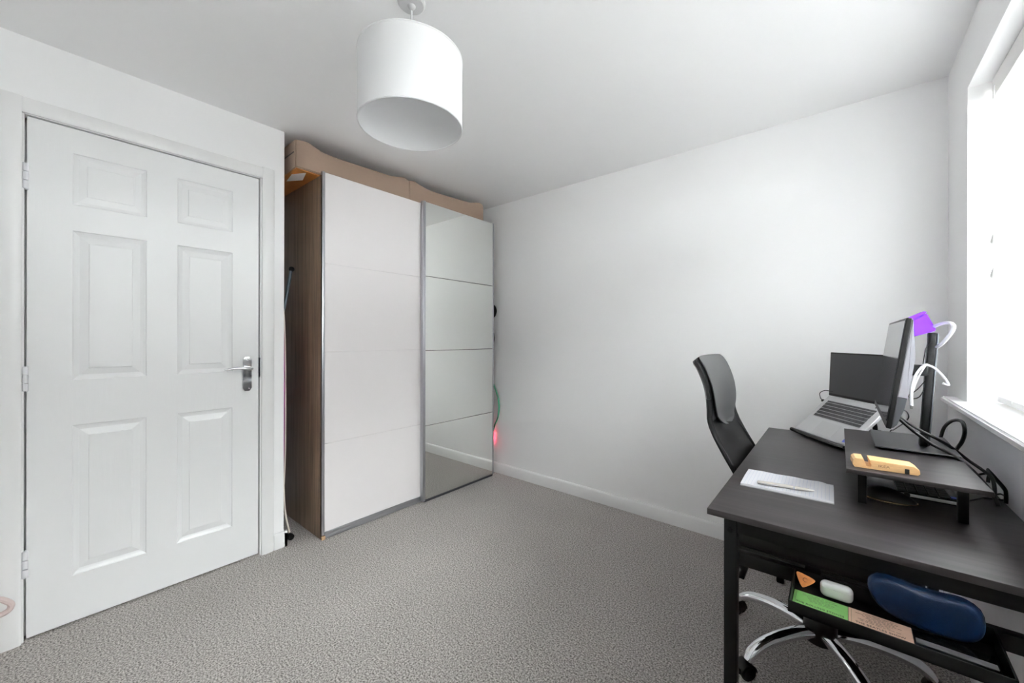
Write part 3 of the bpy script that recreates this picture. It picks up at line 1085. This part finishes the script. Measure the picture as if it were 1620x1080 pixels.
# wooden phone stand
ps = thing('phone_stand', 'light bamboo phone stand block on the near edge of the monitor shelf', 'phone stand', (.020, 1.361, ZR), math.radians(4.5))
b = B()
prof = [(.004, 0), (.121, 0), (.125, .004), (.124, .013), (.114, .020), (.0335, .0225), (.0365, .0055), (.0275, .0055), (.0215, .0232), (.006, .0225), (.001, .018), (0, .006)]
prism(b, prof, 'y', 0, .055, bev=.0012)
pb = obj('block', b, M_WOODL, ps)
b = B(); box(b, .098, .106, -.0004, .004, .0005, .0125, .0003); obj('cable_slot', b, M_INK, ps, label='dark cable notch')
text_part('lettering', 'IKEA', .0085, frame_mx((.060, -.0003, .008), (1, 0, 0), (0, 0, 1)), mat('burnt_brown', (.20, .11, .05), rough=.7), ps, align='CENTER', wide=1.25)

# monitor on its stand
mn = thing('monitor', 'black computer monitor on a tall column stand, on the desk shelf', 'monitor', (.19, 1.72, ZR))
# base plate with undercut edge
b = B()
t_ = bmesh.new()
lo = [(-.098, -.085, 0), (.052, -.085, 0), (.052, .16, 0), (-.098, .16, 0)]
mid = [(-.116, -.103, .008), (.062, -.098, .008), (.066, .180, .008), (-.116, .180, .008)]
up_ = [(-.114, -.101, .010), (.060, -.096, .010), (.064, .178, .010), (-.114, .178, .010)]
R_ = [[t_.verts.new(p) for p in ring] for ring in (lo, mid, up_)]
t_.faces.new(R_[0]); t_.faces.new(R_[2])
for a_, c_ in zip(R_, R_[1:]):
    for k in range(4):
        t_.faces.new((a_[k], a_[(k + 1) % 4], c_[(k + 1) % 4], c_[k]))
merge(b, t_)
obj('stand_base', b, mat('dark_grey_metal', (.02, .02, .022), rough=.33, metal=.2), mn)
Msh = Matrix.Identity(4)
Msh[0][2] = .055
Msh[0][3] = -.003
b = B(); box(b, -.010, .008, -.013, .013, .009, .352, .003, 2, Msh)
obj('column', b, M_BLKPL, mn)
b = B(); box(b, .0085, .0125, -.0122, .0122, .012, .350, .0015, 2, Msh)
obj('column_back', b, mat('steel_grey_trim', (.10, .115, .13), rough=.3, metal=.4), mn, label='steel-grey rear strip')
tilt = math.radians(7.6)
Mm = Matrix.Translation((-.100, 0, .092)) @ Matrix.Rotation(tilt, 4, 'Y')
b = B(); box(b, -.001, .010, -.252, .252, 0, .300, .0015, 1, Mm); bz = obj('bezel', b, M_BLKPL, mn)
b = B(); box(b, -.0022, -.0004, -.244, .244, .018, .293, .0003, 1, Mm); obj('screen', b, M_MSCREEN, bz)
b = B()
prism(b, [(.010, .088), (.010, .298), (.013, .297), (.017, .27), (.030, .20), (.030, .088)], 'y', -.250, .250, bev=.002, Mx=Mm)
obj('back_shell', b, mat('silver_grey_shell', (.36, .36, .40), rough=.4), mn, label='silver-grey back shell')
b = B(); prism(b, [(.010, .002), (.010, .087), (.029, .087), (.028, .06), (.020, .014), (.014, .004)], 'y', -.249, .249, bev=.002, Mx=Mm)  # lower part of the back shell, coloured darker than the upper
obj('lower_back', b, mat('dark_lower_shell', (.06, .065, .075), rough=.4), mn, label='darker lower part of the back shell')
b = B(); box(b, .0295, .035, -.05, .05, .10, .20, .002, 1, Mm)
box(b, -.050, .006, -.020, .020, .222, .254, .004, 1); obj('arm', b, M_BLKPL, mn)

# purple box on top of the monitor
pp = thing('purple_box', 'bright purple plastic box perched on the top edge of the monitor', 'box', (.135, 1.73, 1.196))
b = B()
prism(b, [(.022, .012), (.056, .035), (.077, -.018), (.030, -.036)], 'y', -.035, .035, bev=.003)
pbx = obj('box_body', b, M_PURPLE, pp)
b = B()
prism(b, [(.004, .012), (.010, .018), (.050, .040), (.0575, .0365), (.024, .0135), (.008, .007)], 'y', -.037, .037, bev=.0015)
obj('lid', b, M_PURPLE, pp)
b = B(); box(b, -.001, .010, -.033, .033, .0015, .0165, .003); obj('clip', b, mat('grey_clip', (.42, .38, .42), rough=.4), pp, label='grey clip at its front')

# white cables
M_WC = mat('white_cable', (.84, .84, .85), rough=.35)
b = B()
tube(b, [(.205, 1.715, 1.188), (.214, 1.66, 1.196), (.22, 1.60, 1.198), (.224, 1.56, 1.192), (.224, 1.555, 1.180), (.222, 1.59, 1.163), (.218, 1.66, 1.140), (.210, 1.744, 1.115), (.207, 1.746, 1.05)], .0046, n=10)
tag(obj('cable', b, M_WC), 'white cable looping out of the purple box behind the monitor column', 'cable')
hc_ = thing('charging_cable', 'white charging cable draped over the monitor arm, its plug hanging down', 'cable', (.185, 1.70, 1.078))
b = B()
tube(b, [(.004, -.022, .0), (-.008, -.028, -.010), (-.020, -.032, -.035), (-.028, -.032, -.070), (-.029, -.032, -.106)], .0032, n=8)
tube(b, [(.003, -.020, -.002), (-.004, -.024, -.016), (-.016, -.028, -.045), (-.026, -.029, -.085), (-.028, -.032, -.106)], .0022, n=8)
tube(b, [(.003, -.022, .0), (.020, -.026, -.010), (.036, -.03, -.032), (.047, -.034, -.056), (.035, -.034, -.052)], .0028, n=8)
obj('cord', b, M_WC, hc_)
b = B(); cyl(b, (-.029, -.032, -.100), (-.0285, -.032, -.124), .0045, n=12, bev=.001); pg = obj('plug', b, M_WC, hc_)
b = B(); box(b, -.0315, -.0255, -.0335, -.0305, -.133, -.1235); obj('plug_tip', b, mat('dark_metal_tip', (.15, .15, .15), rough=.3, metal=1), pg)

# thin black wires around the column
for pts, lab in (([(.200, 1.698, 1.145), (.190, 1.697, 1.125), (.186, 1.698, 1.095), (.184, 1.698, 1.078)], 'thin black wire rising along the monitor column above its arm'),
                 ([(.190, 1.700, 1.03), (.172, 1.71, .998), (.152, 1.72, .975), (.144, 1.73, .96)], 'thin black wire slanting from the monitor column below its arm'),
                 ([(.146, 1.72, .985), (.160, 1.70, .972), (.175, 1.694, .978), (.184, 1.698, .995)], 'thin black wire sagging between monitor back and column, lowest of three')):
    b = B(); tube(b, pts, .0013, n=6); tag(obj('thin_cable', b, M_BLKPL), lab, 'cable')

# power cables from the monitor down to the desk edge
b = B()
tube(b, [(.128, 1.642, .915), (.146, 1.650, .896), (.165, 1.640, .878), (.195, 1.640, .852), (.232, 1.630, .832), (.262, 1.600, .806), (.288, 1.600, .770), (.300, 1.585, .746), (.306, 1.575, .7245)], .0046, n=10)
tag(obj('power_cable', b, M_RUBBER), 'black power cable slanting from the monitor down over the shelf edge', 'cable')
b = B()
tube(b, [(.128, 1.660, .922), (.150, 1.668, .902), (.178, 1.662, .882), (.215, 1.690, .858), (.250, 1.720, .830), (.280, 1.740, .800), (.300, 1.700, .786), (.312, 1.672, .775), (.314, 1.655, .755), (.312, 1.64, .7245)], .0042, n=10)
tag(obj('power_cable', b, M_RUBBER), 'black cable running beside the power cable to the desk-edge bracket', 'cable')
b = B()
tube(b, [(.275, 2.20, .7245), (.288, 2.215, .777), (.290, 2.165, .822), (.290, 2.055, .862), (.290, 1.940, .886), (.290, 1.862, .888), (.290, 1.842, .862), (.290, 1.880, .826), (.288, 1.94, .790), (.285, 1.99, .750), (.28, 2.02, .7245)], .0052, n=10)
tag(obj('looped_cable', b, M_RUBBER), 'black cable standing up in a round loop beside the window sill', 'cable')
b = B()
tube(b, [(.132, 1.90, .902), (.150, 1.76, .926), (.154, 1.70, .916), (.150, 1.76, .888), (.140, 1.95, .830), (.13, 1.965, .815), (.12, 2.00, .7225)], .0016, n=8)
tag(obj('thin_cable', b, M_BLKPL), 'thin black wire curling below the back of the monitor', 'cable')
b = B()
tube(b, [(.255, 1.585, .7225), (.275, 1.615, .7225), (.300, 1.655, .7225), (.322, 1.69, .7230), (.335, 1.705, .7245), (.3395, 1.68, .7245), (.334, 1.655, .7235), (.315, 1.648, .7225), (.290, 1.640, .7225)], .0022, n=8)
tag(obj('thin_cable', b, M_BLKPL), 'thin black wire lying in a flat loop on the desk against the wall', 'cable')

# cable bracket clamped to the desk edge
cb = thing('cable_bracket', 'black bent metal cable bracket clamped to the desk edge by the wall', 'bracket', (.325, 1.64, ZD))
b = B()
tube(b, [(.006, .0, 0), (.006, .0, .026), (.004, .006, .036), (-.004, .055, .052), (-.007, .095, .058)], .008, n=10, smooth=4, flat=.5)
obj('arm', b, M_BLACK, cb)
b = B()
tube(b, [(-.006, .080, .056), (-.010, .075, .044), (-.012, .070, .030)], .004, n=8, smooth=3)
tube(b, [(-.006, .085, .055), (-.03, .07, .048), (-.04, .06, .046)], .003, n=8, smooth=3)
obj('hook', b, M_BLACK, cb)

# keyboard under the shelf
kb = thing('keyboard', 'black keyboard with a silver near edge, pushed under the monitor shelf', 'keyboard', (.052, 1.520, ZD), math.radians(0))
KW, KL = .182, .42
b = B(); prism(b, [(0, .003), (.002, .001), (KW, .001), (KW, .016), (.055, .011), (0, .007)], 'y', 0, KL, bev=.001); kbb = obj('body', b, M_BLKGL, kb)
b = B(); box(b, .055, KW, -.0025, .0, .004, .012, .0008); obj('edge_trim', b, M_SILVER, kb, label='silver trim on the near edge')
me_k = None
for i in range(5):
    for j in range(18):
        x, y = .064 + i * .0205, .012 + j * .0225
        z = .011 + (x - .055) / (KW - .055) * .005
        if me_k is None:
            b = B(); box(b, 0, .0175, 0, .0195, 0, .0055, .0012, 1); o = obj('key', b, M_KEY, kbb); me_k = o.data
        else:
            o = bpy.data.objects.new('key', me_k); COL.objects.link(o); o.parent = kbb
        o.location = (x, y, z)
b = B(); box(b, KW - .016, KW - .003, .010, .026, .0165, .0169); obj('sticker', b, M_LENS, kb, label='small blue sticker')

# mouse
ms = thing('computer_mouse', 'black computer mouse with a gold trim line under the shelf edge', 'mouse', (.094, 1.455, ZD), math.radians(-2))
b = B()
t_ = bmesh.new()
bmesh.ops.create_uvsphere(t_, u_segments=28, v_segments=16, radius=1)
for v in t_.verts:
    v.co.x *= .054; v.co.y *= .032
    v.co.z = max(v.co.z, -.16) * .029 * (1 - .28 * (v.co.x / .054))
merge(b, t_, Matrix.Translation((0, 0, .0055)))
obj('shell', b, M_BLKPL, ms, ang=60)
b = B()
tube(b, [(.0545 * math.cos(a), .0325 * math.sin(a), .0065) for a in [math.pi * (1.0 + 1.25 * k / 30) for k in range(31)]], .0018, n=6, smooth=0)
obj('trim_ring', b, M_GOLD, ms)
b = B(); cyl(b, (.035, -.0025, .0265), (.035, .0025, .0265), .006, n=14); obj('scroll_wheel', b, M_RUBBER, ms)

# laptop on its riser stand
LYAW = -.9432
lt = thing('laptop', 'open silver laptop propped steeply on a stand at the far end of the desk', 'laptop', (-.0786, 2.1054, .7403), LYAW)
TA = .798
Ml = Matrix.Rotation(TA, 4, 'X')
LW, LD, LH = .312, .2125, .1985
b = B(); box(b, -LW / 2, LW / 2, 0, LD, -.014, 0, .003, 2, Ml); lb = obj('base', b, M_SILVER, lt)
b = B(); box(b, -.130, .130, .090, .187, -.0002, .0004, 0, 1, Ml); kw = obj('keyboard_well', b, mat('silver_well', (.50, .50, .51), rough=.4, metal=.5), lb)
me_k = None
rows = [(.0935, .0125), (.1092, .0140), (.1260, .0140), (.1428, .0140), (.1596, .0140), (.1764, .0085)]
for ri, (y, h_) in enumerate(rows):
    nk = 15
    k = 0
    while k < nk:
        span = 1
        if ri == 0 and k == 4:
            span = 5
        pitch = .2585 / nk
        x = -.1285 + k * pitch
        b = B(); box(b, x + .0006, x + pitch * span - .0006, y, y + h_, .0003, .0018, .0004, 1, Ml)
        obj('key', b, M_KEY, lb)
        k += span
b = B(); box(b, -.055, .055, .012, .078, -.0001, .0003, 0, 1, Ml); obj('trackpad', b, mat('pale_trackpad', (.56, .56, .57), rough=.3, metal=.4), lb)
b = B(); box(b, .116, .130, .012, .026, 0, .0004, 0, 1, Ml); obj('sticker', b, M_LENS, lb, label='small blue sticker')
SA = 1.5326
Ms = Matrix.Translation(Ml @ Vector((0, LD, 0))) @ Matrix.Rotation(SA, 4, 'X')
b = B(); box(b, -LW / 2, LW / 2, 0.001, LH, -.006, 0, .002, 1, Ms); ld = obj('lid', b, M_BLKPL, lt)
b = B(); box(b, -LW / 2 + .005, LW / 2 - .005, .012, LH - .006, -.0002, .0005, 0, 1, Ms); obj('screen', b, M_SCREEN, ld)
b = B(); cyl(b, Ml @ Vector((-.12, LD - .001, -.004)), Ml @ Vector((.12, LD - .001, -.004)), .0055, n=14); obj('hinge', b, M_SILVER, lt)
b = B(); cyl(b, Ml @ Vector((.112, LD - .014, .0)), Ml @ Vector((.112, LD - .014, .001)), .003, n=10); obj('power_button', b, M_KEY, lb)
# stand
st = thing('laptop_stand', 'black folding laptop stand with a curved front lip, beneath the silver laptop', 'laptop stand', (-.0786, 2.1054, ZD), LYAW)
Mt = Matrix.Translation((0, 0, .0203)) @ Ml
b = B()
lip = []
for k in range(25):
    u = -1 + 2 * k / 24
    a = abs(u)
    lip.append(((LW / 2 + .004) * u, -.0110, .001 - .006 * (1 - a ** 2.2) + .002 * (a > .9)))
for dz, rr in ((0, .0085), (-.006, .0062)):
    tube(b, [Mt @ Vector((x, y, z + dz + .002)) for x, y, z in lip], rr, n=8, smooth=0)
box(b, -.14, .14, -.004, .03, -.024, -.0148, .003, 2, Mt)
obj('front_lip', b, M_BLKGL, st)
b = B()
for x in (-.10, .10):
    box(b, x - .018, x + .018, .0, LD - .02, -.024, -.0152, .003, 2, Mt)
box(b, -.11, .11, LD - .055, LD - .025, -.025, -.0152, .003, 2, Mt)
obj('cradle', b, M_BLKPL, st)
for x in (-.10, .10):
    hi = Mt @ Vector((x, LD - .04, -.020))
    b = B(); tube(b, [hi, (x, hi.y + .012, hi.z * .5), (x, hi.y - .002, .009)], .008, n=8, smooth=3); obj('rear_leg', b, M_BLKPL, st)
    b = B(); tube(b, [(x, hi.y, .0075), (x, .07, .008), (x, .012, .0075)], .007, n=8, smooth=3); obj('base_bar', b, M_BLKPL, st)
    b = B(); cyl(b, (x, .006, 0), (x, .002, .012), .006, .008, n=12); obj('front_foot', b, M_RUBBER, st)
b = B(); box(b, -.11, .11, .115, .135, .001, .010, .002); obj('cross_bar', b, M_BLKPL, st)

# dongle at the laptop's far side and a docking hub behind
b = B()
Mx_ = Matrix.Translation((-.0786, 2.1054, .7403)) @ Matrix.Rotation(LYAW, 4, 'Z') @ Ml
box(b, -LW / 2 - .020, -LW / 2 - .0005, LD - .035, LD - .023, -.010, -.003, .002, 1, Mx_)
tube(b, [Mx_ @ Vector(p) for p in ((-LW / 2 - .018, LD - .029, -.006), (-LW / 2 - .026, LD - .022, .004), (-LW / 2 - .022, LD - .010, .022), (-LW / 2 - .004, LD + .008, .024), (-LW / 2 + .03, LD + .016, .012))], .0016, n=8)
tag(obj('usb_cable', b, M_BLKPL), 'short black USB cable plugged into the far side of the laptop', 'cable')
dh = thing('docking_hub', 'small dark docking hub with a silver plug between laptop stand and monitor', 'docking hub', (.090, 2.085, ZD), math.radians(10))
b = B(); box(b, -.045, .045, -.035, .035, 0, .022, .004); box(b, -.032, .032, -.028, .028, .020, .075, .004); obj('hub_body', b, M_BLKPL, dh)
b = B(); box(b, -.015, .020, -.040, -.026, .060, .072, .003); cyl(b, (-.01, -.034, .050), (.018, -.034, .046), .004, n=10); obj('plug', b, M_SILVER, dh, label='silver plug')

# ================================================================ BAG AT THE LEFT EDGE
bgo = thing('tote_bag', 'pale pink fabric bag by the door frame, only its loop handle in view', 'bag', (-2.22, -.34, 0))
b = B()
prism(b, [(-.09, 0), (.09, 0), (.10, .12), (.07, .23), (-.07, .23), (-.10, .12)], 'y', -.15, .13, bev=.02, seg=3)
obj('bag_body', b, M_PINKB, bgo, ang=60)
b = B()
tube(b, [(.0, .12, .190), (.0, .18, .228), (.0, .235, .252), (.0, .262, .234), (.0, .270, .215), (.0, .255, .198), (.0, .20, .190), (.0, .12, .150)], .011, n=10, flat=.8)
obj('loop_handle', b, M_PINKB, bgo)
